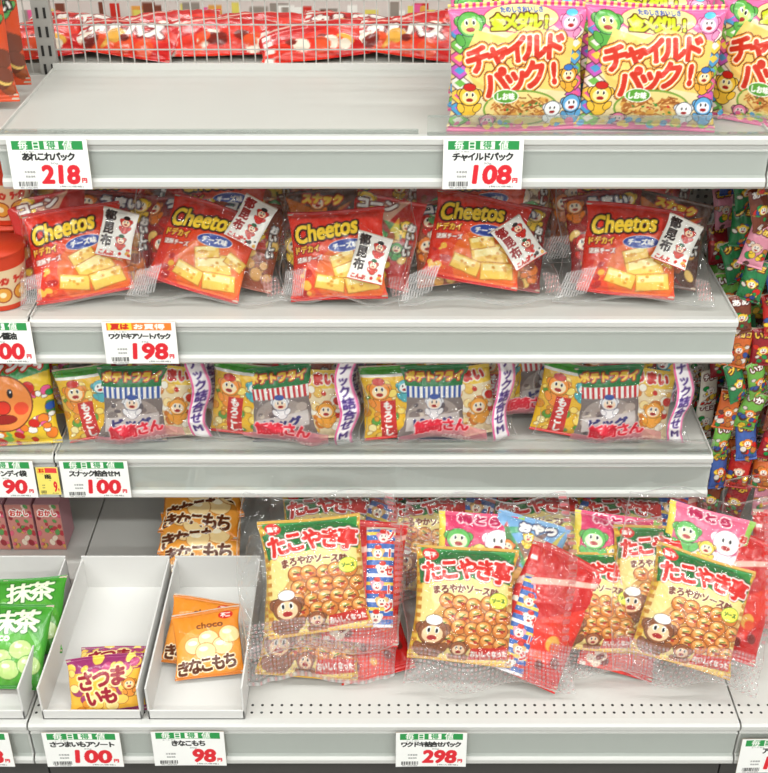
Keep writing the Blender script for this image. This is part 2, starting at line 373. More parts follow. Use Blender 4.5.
def a_konbu(seed,N=68):
    rng=random.Random(seed); c=Canvas(N,1.35,(238,234,226))
    c.vtext('都昆布',24,126,28,(150,20,22) if seed else (40,26,24),step=34,bold=1.3)
    c.toon(70,100,15,RED,(250,220,180),ol=BLK,hat=BLK); c.toon(66,50,13,(210,60,40),(250,225,190),ol=BLK,hat=(30,90,50))
    c.blobs(50,8,98,26,8,[RED,(60,50,46),(220,160,60)],3,6,rng); c.text('こんぶ',30,12,40,12,RED,bold=.6); c.rect(0,131,100,135,RED); c.rect(0,0,100,3,RED)
    return c
def a_misc(seed,base,N=74,asp=1.1):
    rng=random.Random(seed); c=Canvas(N,asp,base)
    cols=[RED,YEL,(240,225,190),GRN,ORG,(90,50,40),(120,60,40),(170,30,40)]
    for i in range(6): c.poly([(rng.uniform(0,100),rng.uniform(0,110)) for _ in range(4)],rng.choice(cols),.75)
    c.blobs(5,5,95,60,24,[(220,160,80),(240,200,110),(160,80,40),rng.choice(cols)],4,9,rng,ol=(90,50,30))
    for i in range(5): c.toon(rng.uniform(10,90),rng.uniform(40,100),rng.uniform(7,12),rng.choice([YEL,ORG,(240,220,200),(90,170,90),RED]),(255,235,200))
    c.text(rng.choice(['おやつ','スナック','コーン','うまい']),rng.uniform(40,60),asp*100-14,50,12,rng.choice([WH,YEL]),bold=1.2,ols=[(1.8,rng.choice([RED,(20,20,70),(90,20,20)]))],rot=rng.uniform(-8,10))
    c.vtext('おいしい',90,asp*100-30,9,WH,bold=.6,ols=[(1.5,BLK)])
    return c
def a_corn(seed,N=86):
    rng=random.Random(seed); c=Canvas(N,1.35,(240,190,44))
    c.rect(0,120,100,135,(70,160,50)); c.rect(0,115,100,120,WH)
    c.blobs(5,8,95,110,36,[(250,224,110),(226,150,40),(250,235,170),(90,160,60)],4,9,rng,ol=(160,90,20),ow=.8)
    c.toon(30,92,18,(246,150,50),(255,235,190),hat=RED); c.toon(76,96,13,(80,180,190),WH)
    c.rect(30,6,58,74,(206,38,34)); c.vtext('もろこし',44,72,15,WH,bold=.9)
    c.rect(0,0,100,6,(206,38,34)); return c
def a_green(seed,N=90):
    rng=random.Random(seed); c=Canvas(N,1.25,(130,118,114))
    c.rect(0,92,100,125,(20,120,56)); c.text('ポテトフライ',50,108,84,14,YEL,bold=1.1,ols=[(1.8,(190,30,30))])
    c.rect(0,74,100,92,WH)
    for i in range(13): c.rect(i*8,74,i*8+4,92,(206,40,50) if seed%2 else (50,90,170))
    c.ell(50,40,42,34,(170,158,150)); c.blobs(15,10,85,62,30,[(130,118,114),(190,176,166),(100,92,96),(206,196,180)],4,9,rng)
    c.poly([(10,40),(90,52),(90,28),(10,16)],(206,200,196)); c.text('ビッグ',50,34,58,15,(60,60,120),bold=1.0,rot=5)
    c.toon(50,66,12,(240,240,240),(255,230,200),ol=(60,60,90),hat=(60,90,170)); c.rect(0,0,100,6,(70,70,90)); return c
def a_side(seed,N=64):
    rng=random.Random(seed); c=Canvas(N,1.6,(240,222,180))
    c.rect(0,120,100,160,(240,200,60)); c.blobs(8,20,92,120,34,[(240,195,90),(250,228,160),(214,124,40),RED,(250,246,230)],5,12,rng,ol=(180,110,50),ow=.8)
    c.text('うまい',46,140,74,22,RED,bold=2,ols=[(2.5,WH)]); c.toon(60,70,20,(246,170,60),(255,235,200)); return c
def a_tako(seed,N=150):
    rng=random.Random(seed); c=Canvas(N,1.14,(222,182,60))
    c.rect(6,0,94,114,(238,208,104)); c.ell(52,48,50,52,(246,224,150),op=.8)
    for i in range(14): c.rect(1,i*8+1,6,i*8+5,(196,130,40)); c.rect(94,i*8+1,99,i*8+5,(196,130,40))
    c.poly([(4,112),(96,112),(98,84)]+[(98-i*11,84-(4 if i%2 else 0)) for i in range(9)],(44,140,62))
    c.poly([(2,98),(28,108),(70,110),(98,100),(96,78),(70,85),(30,84),(4,74)],(24,110,50))
    c.ell(14,104,8,6,(214,40,40)); c.text('菓子',14,104,11,5,WH,bold=.3)
    k=dict(bold=1.1,ols=[(1.3,WH),(1.9,(160,20,20))])
    c.arc('たこやき亭',51,92,18.5,(216,34,26),bend=1.0,rot=1,step=17.6,**k)
    c.arc('まろやかソース味',50,72.5,7.6,(110,36,18),bend=.22,step=8.4,bold=.25,ols=[(.8,(255,246,210))])
    c.poly([(24,18),(90,24),(97,58),(30,62),(16,44)],(210,160,84))
    for j in range(4):
        for i in range(5):
            x=30+i*14+(j%2)*5+rng.uniform(-2,2); y=58-j*12+rng.uniform(-2,2)
            c.ell(x,y,8,7,(210,120,44),ol=(130,64,22),ow=.8); c.ell(x-1,y+1.6,6,4.6,(230,162,80)); c.ell(x-2,y+3,2.6,1.4,(252,222,160))
            c.rrect(x+1,y,9,1.6,rng.uniform(-30,30),(110,44,18)); c.rrect(x,y+2,6,1,rng.uniform(-40,40),(60,130,40)); c.rrect(x,y-2,7,1,rng.uniform(-30,30),(250,240,210)); c.ell(x+2,y-1,2,1.4,(190,50,30))
    c.ell(84,63,9,7,(250,235,90),ol=(120,170,40)); c.text('ソース',84,63,13,4,(60,120,40),bold=.3)
    c.toon(20,28,14,(140,80,44),(248,210,165),ol=(70,36,20),hat=WH); c.toon(48,14,8,(160,92,54),(250,215,175),ol=(70,36,20))
    c.poly([(58,4),(97,8),(97,20),(60,16)],(206,40,30)); c.text('おいしくなった',78,12,36,6,WH,rot=5,bold=.3)
    c.rect(0,110,100,114,(206,160,60)); c.rect(0,0,100,3,(206,160,60)); return c
def a_pink(seed,N=90,base=(238,110,160)):
    rng=random.Random(seed); c=Canvas(N,1.0,base)
    c.rect(0,0,8,100,(240,215,80)); c.rect(92,0,100,100,(150,200,80))
    c.ell(50,26,40,24,(250,232,220)); c.blobs(15,6,85,40,30,[(255,246,235),(240,180,190),(250,220,140),(226,120,90)],4,9,rng,ol=(190,90,110),ow=.6)
    c.toon(24,66,14,(90,180,80),(220,240,190)); c.toon(72,66,16,(250,240,245),(255,240,230),ol=(150,50,90)); c.toon(50,54,9,YEL,(255,240,200))
    c.text('梅とら',48,91,50,11,(190,20,80),bold=.9,ols=[(1.5,WH)],rot=-3); c.vtext('おいしい',92,80,9,RED,bold=.5,ols=[(1,WH)]); return c
def a_str(seed,N=60):
    rng=random.Random(seed); c=Canvas(N,3.0,(50,100,180))
    for i in range(12): c.rect(0,i*25,100,i*25+10,[(235,235,240),RED,(235,200,80)][i%3])
    for i in range(6): c.toon(40+(i%2)*18,30+i*48,20,[(240,236,230),(240,190,120),(250,160,180)][i%3],(255,240,220),legs=False,hat=RED)
    c.vtext('ソーセージ',82,290,26,RED,step=54,bold=1.5,ols=[(3,WH)]); return c
def a_redbag(seed,N=80,asp=1.3,tx=False):
    rng=random.Random(seed); H=100*asp; c=Canvas(N,asp,(200,24,22))
    c.poly([(0,0),(60,0),(100,H*.5),(100,H*.7),(0,H*.25)],(226,50,32)); c.poly([(0,H*.62),(100,H*.86),(100,H*.9),(0,H*.68)],(240,220,200),.8)
    if tx: c.text('カルパス',50,H*.5,70,20,(245,235,225),rot=12,bold=1.6,ols=[(2.2,(120,10,10))])
    c.blobs(15,8,85,H*.35,12,[(230,170,70),(240,225,205),(120,30,20),(226,80,40)],4,9,rng)
    for i in range(6): c.rect(4,i*H/6,12,i*H/6+5,(240,230,220))
    return c
def a_kinako(seed,N=120):
    rng=random.Random(seed); c=Canvas(N,1.0,(228,138,40))
    c.ell(50,34,50,40,(238,164,70),op=.7)
    for x,y in((30,46),(52,54),(72,42),(46,36),(84,58)): c.ell(x,y,15,12,(246,216,156),ol=(190,120,50),ow=1); c.ell(x-3,y+4,7,3.5,(255,244,214))
    c.arc('きなこもち',47,18,19,(90,40,14),bend=0,rot=4,step=17.6,bold=1.0,ols=[(1.6,(255,240,210))])
    c.text('choco',56,75,40,9,(120,60,20),bold=.3); c.ell(80,87,11,6,RED); c.text('不二',80,87,14,7,WH,bold=.3); c.rect(0,94,100,100,(206,120,40)); c.rect(0,0,100,5,(206,120,40)); return c
def a_satsuma(seed,N=110):
    rng=random.Random(seed); c=Canvas(N,.78,(240,184,66))
    c.rect(0,58,100,78,(150,50,104)); c.rect(0,0,100,8,(150,50,104))
    c.blobs(5,54,95,76,18,[(246,200,80),(190,70,120),(244,214,110)],4,8,rng,ol=(120,30,80)); c.blobs(6,8,94,40,26,[(246,206,96),(226,150,50),(160,60,106),(250,228,150)],5,9,rng,ol=(150,70,50))
    c.arc('さつま',48,50,22,(150,24,44),rot=6,step=22,bold=1.2,ols=[(2.2,(255,236,170))]); c.arc('いも',46,27,20,(150,24,44),rot=6,step=21,bold=1.2,ols=[(2.2,(255,236,170))])
    c.toon(84,40,8,(240,150,60),(250,220,160)); return c
def a_matcha(seed,N=116):
    rng=random.Random(seed); c=Canvas(N,1.05,(64,150,44))
    c.ell(50,40,48,36,(100,180,60),op=.6)
    for x,y in((28,44),(50,34),(72,46),(60,22),(34,20),(84,28)): c.ell(x,y,13,11,(186,214,130),ol=(80,140,50),ow=1); c.ell(x-3,y+4,5,2.6,(234,246,205))
    c.arc('抹茶',60,80,27,(236,246,214),rot=4,step=28,bold=.8,ols=[(1.4,(30,100,30))]); c.text('choco',40,60,34,9,WH,bold=.3); c.rect(0,101,100,105,(50,130,40)); c.rect(0,0,100,5,(50,130,40)); return c
def a_bean(seed,N=120):
    rng=random.Random(seed); c=Canvas(N,1.0,(240,200,50))
    c.poly([(0,100),(100,100),(100,80),(50,72),(0,86)],(60,150,80)); c.text('キャンディ',60,89,70,11,WH,bold=1.2,ols=[(2,RED)])
    c.blobs(60,5,98,70,30,[RED,GRN,BLU,WH,PINK,ORG],3,7,rng,ol=(120,70,20)); c.blobs(2,2,60,18,16,[(120,190,80),WH,ORG,RED],3,6,rng)
    c.ell(46,50,32,30,(236,140,66),ol=(110,50,24),ow=1.4); c.ell(46,46,8,7,(214,50,30),ol=(110,30,20),ow=.9); c.ell(26,44,8,7,(226,76,40)); c.ell(66,44,8,7,(226,76,40))
    for x in(36,56): c.ell(x,61,3.2,5,BLK); c.ell(x+.6,62.5,1,1.4,WH)
    c.ell(46,33,14,5,(150,30,20),ol=(90,20,10),ow=.6); return c
def a_tiny(seed):
    rng=random.Random(seed*7); base=[(186,36,30),(225,220,205),(40,120,70),(224,170,50),(60,90,160),(150,30,40),(206,100,40),(230,150,170),(110,170,70),(120,60,40)][(seed//3)%10]
    c=Canvas(36,1.8,base); c.blobs(10,10,90,100,16,[YEL,(230,220,210),RED,(200,120,50),(50,80,150),GRN,(90,50,40)],7,16,rng,ol=(50,30,30),ow=1.5)
    c.text(rng.choice(['あめ','グミ','いか','チョコ']),50,146,72,24,rng.choice([WH,YEL]),bold=2,ols=[(4,(90,20,20))]); c.toon(50,80,20,rng.choice([YEL,(235,230,225),ORG,(240,200,170)]),(245,235,220),legs=False); c.rect(0,172,100,180,(230,228,220)); return c
def a_tag(title,price,head=GRN,htext='毎日得値',N=200,body=(246,246,243)):
    c=Canvas(N,.66,body); rng=random.Random(len(title)*7+len(price))
    c.rect(6,52,94,63.5,head)
    if head==GRN:
        for ch,x in(('毎',20),('日',36)): c.glyph(ch,x,57.8,10.5,WH,bold=.25)
        c.rect(46,52.8,64,62.8,WH); c.glyph('得',55,57.8,9.6,GRN,bold=.3); c.glyph('値',75,57.8,10.5,WH,bold=.25)
    else:
        c.rect(8,52.5,40,63,(250,220,60)); c.text('夏は',24,57.8,24,8.4,RED,bold=.7); c.text(htext,64,57.8,42,8,WH,bold=.4)
    n=len(title); w=min(84,n*9.4); sz=min(9.6,84/max(n,1)*1.05); c.arc(title,50,43,sz,(25,25,25),step=w/max(n,1),bold=.5)
    c.text('エース 税込',24,49.6,18,2.2,(90,90,90)); c.text('30g',56,34,10,3.2,(120,120,120))
    x=8
    while x<32:
        ww=rng.choice([.5,.8,1.3]); c.rect(x,4,x+ww,10.5,(30,30,30)); x+=ww+rng.choice([.5,.9])
    c.text('4901234567890',20,2.4,22,2.2,(70,70,70)); c.text('税抜価格',24,17,12,3,(60,60,60)); c.text('本体価格',24,23,14,3.4,(60,60,60))
    pw=15.5*len(price); c.text(price,86-pw/2,20,pw,24,(222,30,44),bold=1.5,shear=.08)
    c.text('円',91,12,6,6,(222,30,44),bold=.4); c.text('(税込価格)',74,3.6,30,3,(60,60,60))
    c.rect(0,0,100,.8,(190,190,190)); return c
# ------------------------------------------------------------------ shelving
Z1,Z2,Z3,Z4=1.009,.769,.558,.337
FY4=-.272
def prof(y0,z0,h=.064):
    return [(y0+.006,z0),(y0-.003,z0),(y0-.006,z0-.003),(y0-.006,z0-.009),(y0-.002,z0-.012),(y0-.0015,z0-.016),(y0-.0035,z0-.017),(y0-.0035,z0-.019),(y0-.0015,z0-.020),
            (y0-.0015,z0-h+.016),(y0-.006,z0-h+.013),(y0-.008,z0-h+.010),(y0-.008,z0-h+.004),(y0-.004,z0-h),(y0+.006,z0-h)]
def railset(tag_,y,z,h,x0,x1,e):
    extr('rail_'+tag_,prof(y,z,h),x0,x1,M_rail,e)
    boxes('rail_cover_'+tag_,[(x0+.001,x1-.001,y-.0052,y-.0046,z-h+.0125,z-.0165)],M_acr,e)
def bay(x0,x1,shelves,bottom=True,tail=True,nm='gondola_shelf'):
    e=empty(nm)
    for i,(z,h) in enumerate(shelves):
        boxes('board_%d'%i,[(x0,x1,.002,.27,z-.012,z-.0005)],M_board,e,bev=.001)
        boxes('flange_%d'%i,[(x0,x0+.002,.0,.27,z-.045,z+.003),(x1-.002,x1,.0,.27,z-.045,z+.003),(x0,x1,.266,.27,z-.03,z+.008)],M_white,e)
        railset(str(i),0,z,h,x0,x1,e)
        boxes('bracket_%d'%i,[(x0+.004,x0+.010,.05,.275,z-.05,z-.014),(x1-.010,x1-.004,.05,.275,z-.05,z-.014)],M_post,e)
    if bottom:
        boxes('base_board',[(x0,x1,FY4+.002,.27,Z4-.02,Z4-.0005)],M_holes,e)
        railset('base',FY4,Z4,.072,x0,x1,e)
        boxes('kick_plate',[(x0,x1,FY4+.03,FY4+.04,0,Z4-.02)],M_kick,e)
    boxes('back_panel',[(x0,x1,.285,.290,Z4,Z1-.05)],M_backp,e)
    for xs in(x0-.008,x1-.008) if tail else (x0-.008,):
        boxes('upright',[(xs-.012,xs+.012,.275,.284,0,1.75)],M_post,e)
        L=[]
        for k in range(60):
            for q in(-.005,.005): L.append((xs+q-.0017,xs+q+.0017,.2742,.2755,.2+k*.025,.214+k*.025))
        boxes('upright_slots',L,M_dark,e)
    L=[]; r=.0008
    x=x0+.01
    while x<x1: L.append((x-r,x+r,.278,.278+2*r,Z2,1.75)); x+=.0165
    z=Z2
    while z<1.75: L.append((x0,x1,.2765,.2765+2*r,z-r,z+r)); z+=.033
    boxes('wire_mesh',L,M_wire,e)
    return e
bay(-.449,.449,[(Z1,.064),(Z2,.064),(Z3,.070)])
bay(-1.349,-.4515,[(Z2,.064),(Z3,.070)],nm='gondola_shelf',tail=False)
e=empty('hanging_display_rack')
boxes('base_board',[(.4515,1.1,FY4+.002,.27,Z4-.02,Z4-.0005)],M_holes,e); railset('base',FY4,Z4,.072,.4515,1.1,e)
boxes('kick_plate',[(.4515,1.1,FY4+.03,FY4+.04,0,Z4-.02)],M_kick,e)
boxes('back_panel',[(.4515,1.1,.285,.290,Z4,Z1-.05)],M_backp,e)
boxes('top_board',[(.4515,1.1,.002,.27,Z1-.012,Z1-.0005)],M_board,e); railset('top',0,Z1,.064,.4515,1.1,e)
boxes('rods',[(.47,1.1,.05,.054,Z1-.022,Z1-.018),(.47,1.1,.11,.114,Z1-.022,Z1-.018),(.47,1.1,.17,.174,Z1-.022,Z1-.018)],M_wire,e)
def fence(x0,x1,y,z,h):
    e=empty('acrylic_fence'); boxes('panel',[(x0,x1,y-.0008,y+.0008,z,z+h)],M_acr,e); boxes('top_lip',[(x0,x1,y-.0016,y+.0016,z+h-.002,z+h)],M_acr,e)
    boxes('foot',[(x0,x1,y,y+.012,z,z+.001)],M_acr,e)
fence(.05,.449,-.001,Z1,.024); fence(-.449,.04,.004,Z1-.0,.006); fence(-.449,.449,.001,Z3,.024); fence(-.8,-.452,.001,Z3,.02)
e=empty('rear_gondola_shelf'); boxes('board',[(-1.3,1.1,.30,.60,Z1-.02,Z1-.001)],M_board,e)
cv=Canvas(700,.028,(220,210,204)); rng=random.Random(5)
for i in range(70):
    x=rng.uniform(0,98); cv.rect(x,.3,x+rng.uniform(.6,2.2),rng.uniform(1.6,2.6),rng.choice([RED,RED,PINK,(230,160,70),(120,60,40),WH,(230,215,100),(150,140,130)]))
boxes('rail',[(-1.3,1.1,.490,.494,Z1,Z1+.040)],M_rail,e)
me=card('rear_labels',1.3,.035,cv); link('rear_labels',me,e,T(-.1,.488,Z1+.022))
reds=[make_bag('red_bag_mesh%d'%i,.16,.085,.030,a_redbag(i,80,.53,True if i==1 else False),i,.007) for i in range(3)]
for i,x in enumerate((-.50,-.36,-.23,-.10,.03,.17,.31,.45)):
    link('meat_snack_bag',reds[i%3],None,T(x,.335+.008*(i%3),Z1+.022,-70,(-6,5,2)[i%3],(8,-10,3)[i%3]))
    link('meat_snack_bag',reds[(i+1)%3],None,T(x+.05,.405,Z1+.020,-74,(6,-5,2)[i%3],(-8,10,3)[i%3]))
# ------------------------------------------------------------------ tier 1
ch=[make_bag('child_mesh%d'%i,.160,.142,.045,a_child(i+1),i+20,.0055) for i in range(2)]
for i,(x,yaw,ro) in enumerate(((.152,2,-.5),(.306,-2,1.0),(.460,-28,1))):
    link('assorted_snack_bag',ch[i%2],None,T(x,.028+(.014 if i==2 else 0),Z1+.0705,-11,ro,yaw))
    for k in(1,2): link('assorted_snack_bag',ch[(i+k)%2],None,T(x+.005*k,.034+.065*k,Z1+.0715,-10,ro,-yaw))
# ------------------------------------------------------------------ tier 2
chee=[make_bag('cheese_mesh%d'%i,.126,.118,.03,a_chee(i),i+40,.006) for i in range(3)]
kon=[make_bag('kelp_mesh%d'%i,.046,.062,.008,a_konbu(i),i+50,.0015) for i in range(2)]
miscs=[make_bag('misc_mesh%d'%i,.105,.118,.025,a_misc(i,b),i+60,.004) for i,b in enumerate([(190,40,34),(150,70,40),(206,150,60),(140,34,34),(90,60,50)])]
def filmart(kind,N=130,asp=.8,seed=0):
    c=Canvas(N,asp); H=c.h; c.a[...,:3]=.9
    c.rect(0,0,100,1.2,(245,245,245),.45); c.rect(0,H-1.2,100,H,(245,245,245),.45); c.rect(0,0,.8,H,(245,245,245),.45); c.rect(99.2,0,100,H,(245,245,245),.45)  # whitish rims: highlights along the film edges, painted into the wrapper colour
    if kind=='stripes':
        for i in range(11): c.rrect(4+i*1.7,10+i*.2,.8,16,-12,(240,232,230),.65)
        for i in range(9): c.rrect(88+i*1.2,9,.5,12,8,(230,90,80),.6)
    if kind=='band':
        c.rect(84,0,95,H,(250,244,246),.95); c.rect(84,0,85.4,H,(230,90,150),.95); c.rect(93.6,0,95,H,(230,90,150),.95)
        c.vtext('スナック詰合せM',89.6,H-5,6.6,(70,40,120),step=7.6,bold=.2)
        c.poly([(22,3),(80,3),(80,12),(62,17),(48,12),(22,9)],(226,80,96),.6); c.arc('飯崎さん',50,14.5,8.6,(206,30,50),rot=5,bold=.3,ols=[(.7,(250,190,190))],op=.85)
        c.arc('の詰合せ',60,5.5,4.6,WH,bold=.15)
    if kind=='gingham':
        for i in range(40):
            for j in range(10):
                if (i+j)%2==0: c.rect(i*2.5,j*2.2,i*2.5+1.7,j*2.2+1.4,(214,90,90),.5)
                else: c.rect(i*2.5,j*2.2,i*2.5+1.7,j*2.2+1.4,(245,240,240),.35)
        for i in range(20): c.rect(93,i*4+28,99,i*4+30,(206,40,50),.6)
    return c
fa=filmart('stripes'); films2=[make_film('film2_%d'%i,w,.156,.040,i+3,fa,.016) for i,w in enumerate((.155,.200,.172,.200,.196))]
yb2=.038; zb2=Z2+.004
def T2(i,x,film,inn,st,mi,lean=33,yaw=0,y=0,roll=0):
    its=[('assorted_inner_bag',miscs[mi[0]],-.035,.012,.088,-8),('assorted_inner_bag',miscs[mi[1]],.04,.014,.084,10)]
    its.append(('cheese_puff_bag',chee[i%3],inn[0],-.006,inn[1],inn[2]))
    if st: its.append(('kelp_snack_sachet',kon[i%2],st[0],-.030,st[1],st[2]))
    return pack('assorted_snack_pack',x,yb2+y,zb2,lean,yaw,its,film,-.004,roll)
T2(0,-.386,films2[0],(-.004,.064,-5),(.051,.080,16),(0,3),yaw=6,roll=-2)
T2(1,-.230,films2[1],(-.004,.070,16),(.056,.100,26),(3,1),lean=39,roll=2)
T2(2,-.052,films2[2],(-.010,.060,-5),(.034,.054,12),(4,0),yaw=-5)
T2(3,.124,films2[3],(-.002,.084,12),(.048,.072,-32),(1,3),lean=42,roll=1,y=-.004,yaw=3)
T2(4,.322,films2[4],(-.006,.066,5),(.050,.074,22),(3,4),yaw=-6,roll=-1,lean=35)
for i,x in enumerate((-.38,-.215,-.05,.13,.31)):
    pack('assorted_snack_pack',x,.125,Z2+.02,22,(-5,4)[i%2],[('assorted_inner_bag',miscs[(i+2)%5],-.04,.0,.085,-6),('assorted_inner_bag',miscs[(i+4)%5],.045,.0,.085,9),('cheese_puff_bag',chee[i%3],0,-.01,.075,5)],films2[i])
    pack('assorted_snack_pack',x+.01,.20,Z2+.015,12,4,[('assorted_inner_bag',miscs[i],-.04,.0,.075,4),('assorted_inner_bag',miscs[(i+1)%5],.045,.0,.075,-5)])
# ------------------------------------------------------------------ tier 3
corn=make_bag('corn_mesh',.080,.106,.022,a_corn(1),70,.004); gr=[make_bag('fries_mesh%d'%i,.094,.108,.022,a_green(i),71+i,.004) for i in range(2)]
sd=make_bag('stick_mesh',.060,.100,.018,a_side(1),75,.004)
fb=filmart('band',150,.72); films3=[make_film('film3_%d'%i,.212,.147,.036,i+33,fb,.014) for i in range(3)]
for i,(x,yaw) in enumerate(((-.336,5),(-.133,-5),(.076,4),(.315,-4))):
    pack('potato_snack_pack',x,.033,Z3+.004,(15,13,17,14)[i],yaw,[('corn_snack_bag',corn,-.066,0,.056,(-7,5,-3,9)[i]),('fries_snack_bag',gr[i%2],-.008,-.004,.053,(4,-7,3,-3)[i]),('stick_snack_bag',sd,.048,.0,.053,(5,-4,-9,4)[i]),
        ('assorted_inner_bag',miscs[i%5],.01,.02,.070,-3)],films3[i%3])
    pack('potato_snack_pack',x+.012,.120,Z3+.006,12,-yaw,[('corn_snack_bag',corn,-.062,0,.066,3),('fries_snack_bag',gr[(i+1)%2],0,.002,.066,-4),('stick_snack_bag',sd,.05,.0,.064,5)],films3[(i+1)%3])
pack('potato_snack_pack',.20,.09,Z3+.006,14,5,[('corn_snack_bag',corn,-.04,0,.062,4),('fries_snack_bag',gr[1],.03,.002,.060,-4)],films3[2])
pack('potato_snack_pack',.405,.08,Z3+.006,14,-14,[('corn_snack_bag',corn,-.04,0,.062,4)],None)
# ------------------------------------------------------------------ tier 4
tako=[make_bag('tako_mesh%d'%i,.134,.148,.050,a_tako(i),80+i,.010) for i in range(3)]
pk=[make_bag('plum_mesh%d'%i,.115,.11,.03,a_pink(i,base=b),90+i,.005) for i,b in enumerate([(232,104,140),(214,50,100)])]
strp=make_bag('sausage_mesh',.045,.15,.018,a_str(1),95,.004); rb=[make_bag('redside_mesh%d'%i,.10,.16,.03,a_redbag(i+4,80,1.4),97+i,.008) for i in range(2)]
blu=make_bag('blue_misc',.10,.11,.03,a_misc(9,(120,170,215)),99,.004)
fg=filmart('gingham',130,1.05); films4=[make_film('film4_%d'%i,w,h,.048,i+55,fg,.017) for i,(w,h) in enumerate(((.205,.200),(.222,.245),(.165,.205),(.190,.245)))]
TK='takoyaki_snack_pack'; TB='takoyaki_snack_bag'
pack(TK,-.083,-.213,Z4+.010,62,2,[(TB,tako[1],-.012,-.004,.078,4),('red_snack_bag',rb[0],.06,.008,.085,-12)],films4[0])
pack(TK,-.078,-.210,Z4+.062,42,5,[('red_snack_bag',rb[1],.058,.010,.086,8),('sausage_stick_bag',strp,.076,-.006,.090,4,.85),('blue_snack_bag',blu,.01,.014,.110,-5),(TB,tako[0],-.008,-.010,.096,-4)],films4[0],-.006,roll=1)
pack(TK,.135,-.225,Z4+.012,40,0,[('red_snack_bag',rb[0],.074,-.002,.092,26,1.08),('sausage_stick_bag',strp,.046,-.012,.080,20,.85),('plum_snack_bag',pk[1],-.010,.014,.170,6),('blue_snack_bag',blu,.05,.016,.165,18),(TB,tako[2],-.032,-.014,.106,5)],films4[1],-.008)
pack(TK,.280,-.200,Z4+.010,40,-3,[('plum_snack_bag',pk[1],.02,.010,.155,8),('red_snack_bag',rb[1],.04,.008,.08,12),(TB,tako[1],-.004,-.008,.094,2,.86)],films4[2],-.006)
pack(TK,.384,-.226,Z4+.020,40,-6,[('plum_snack_bag',pk[0],.015,.010,.172,10),('red_snack_bag',rb[0],.062,.012,.12,14),(TB,tako[1],-.040,.010,.130,-2,.92),(TB,tako[0],.004,-.014,.094,10,.97)],films4[3],-.010,roll=3)
for j,(y,zz) in enumerate(((-.06,.015),(.06,.035))):
    for i,x in enumerate((-.07,.09,.235,.37)):
        pack(TK,x+.01*j,y,Z4+zz,52,(-6,5)[i%2],[(TB,tako[(i+j)%3],(-.02,.03)[j],-.0,.085,(-5,6)[i%2]),('red_snack_bag',rb[(i+1)%2],.06,.008,.09,9),('blue_snack_bag',blu,-.03,.022,.10,-12),('sausage_stick_bag',strp,.045,-.006,.09,18)],films4[0] if j==0 else None)
def tray(x0,x1,y0,y1,z,h,hb,nm='cardboard_tray'):
    t=.0025
    return boxes(nm,[(x0,x1,y0,y1,z,z+t),(x0,x0+t,y0,y1,z,z+h),(x1-t,x1,y0,y1,z,z+h),(x0,x1,y0,y0+t,z,z+h*.28),(x0,x1,y1-t,y1,z,z+hb)],M_card,bev=.0006)
tray(-.432,-.306,FY4+.004,-.02,Z4,.055,.06); tray(-.298,-.176,FY4+.004,-.02,Z4,.055,.06); tray(-.578,-.454,FY4+.004,-.02,Z4,.055,.06)
kin=[make_bag('kinako_mesh%d'%i,.098,.096,.022,a_kinako(i),110+i,.004) for i in range(2)]
KB='rice_cake_choco_bag'
link(KB,kin[0],None,T(-.246,-.148,Z4+.036,-58,6,-2,.95)); link(KB,kin[1],None,T(-.233,-.170,Z4+.036,-56,-5,4,.93))
for k in range(5): link(KB,kin[k%2],None,T(-.276+.006*(k%2),.035+.020*k,Z4+.028+.013*k,-66,(3,-4,2)[k%3],(4,-3)[k%2],1.22))
sat=make_bag('satsuma_mesh',.098,.074,.03,a_satsuma(1),120,.004)
SB='sweet_potato_snack_bag'
link(SB,sat,None,T(-.354,-.240,Z4+.032,-32,-3,3)); link(SB,sat,None,T(-.360,-.195,Z4+.018,-82,2,3,.9))
mc=make_bag('matcha_mesh',.112,.112,.03,a_matcha(1),121,.005)
MB='matcha_choco_bag'
link(MB,mc,None,T(-.494,-.185,Z4+.046,-54,3,2)); link(MB,mc,None,T(-.487,-.13,Z4+.046,-64,-3,2)); link(MB,mc,None,T(-.505,-.145,Z4+.02,-84,0,2))
# ------------------------------------------------------------------ left bay goods
be=make_bag('candy_mesh',.128,.128,.035,a_bean(1),130,.005); link('candy_bag',be,None,T(-.512,.040,Z3+.062,-18,-4,2)); link('candy_bag',be,None,T(-.51,.12,Z3+.062,-14,4,2))
cc=Canvas(200,.42,(226,200,160)); cc.rect(0,30,100,42,(206,60,26))
for i in range(8): cc.text('ラーメン',6+i*12.5,22,9,5,(200,40,26),bold=.5); cc.ell(6+i*12.5,12,5,5,(230,160,60),ol=(150,50,20)); cc.ell(6+i*12.5,12,2,2,(250,236,190))
cc.rect(0,0,100,4,(206,60,26)); cup=make_cup('cup_mesh',.030,.038,.080,cc)
for k,(x,y,z) in enumerate(((-.496,.048,Z2),(-.577,.048,Z2),(-.496,.135,Z2),(-.577,.135,Z2),(-.496,.215,Z2),(-.496,.135,Z2+.081),(-.577,.135,Z2+.081))): link('instant_noodle_cup',cup,None,T(x,y,z+.0005,0,0,40*k))
lb=make_bag('left_misc',.14,.19,.05,a_misc(21,(214,80,40),100,1.35),131,.004)
e2=empty('end_display_shelf'); boxes('board',[(-.80,-.4515,.05,.27,Z1-.02,Z1-.008)],M_board,e2); boxes('arms',[(-.47,-.462,.05,.275,Z1-.05,Z1-.021)],M_post,e2)
link('corn_snack_bag',lb,None,T(-.524,.12,Z1+.098,-6,0,8)); link('corn_snack_bag',lb,None,T(-.528,.19,Z1+.098,-6,0,8))
M_cart=mat('carton_pink',(206,150,160),.5)
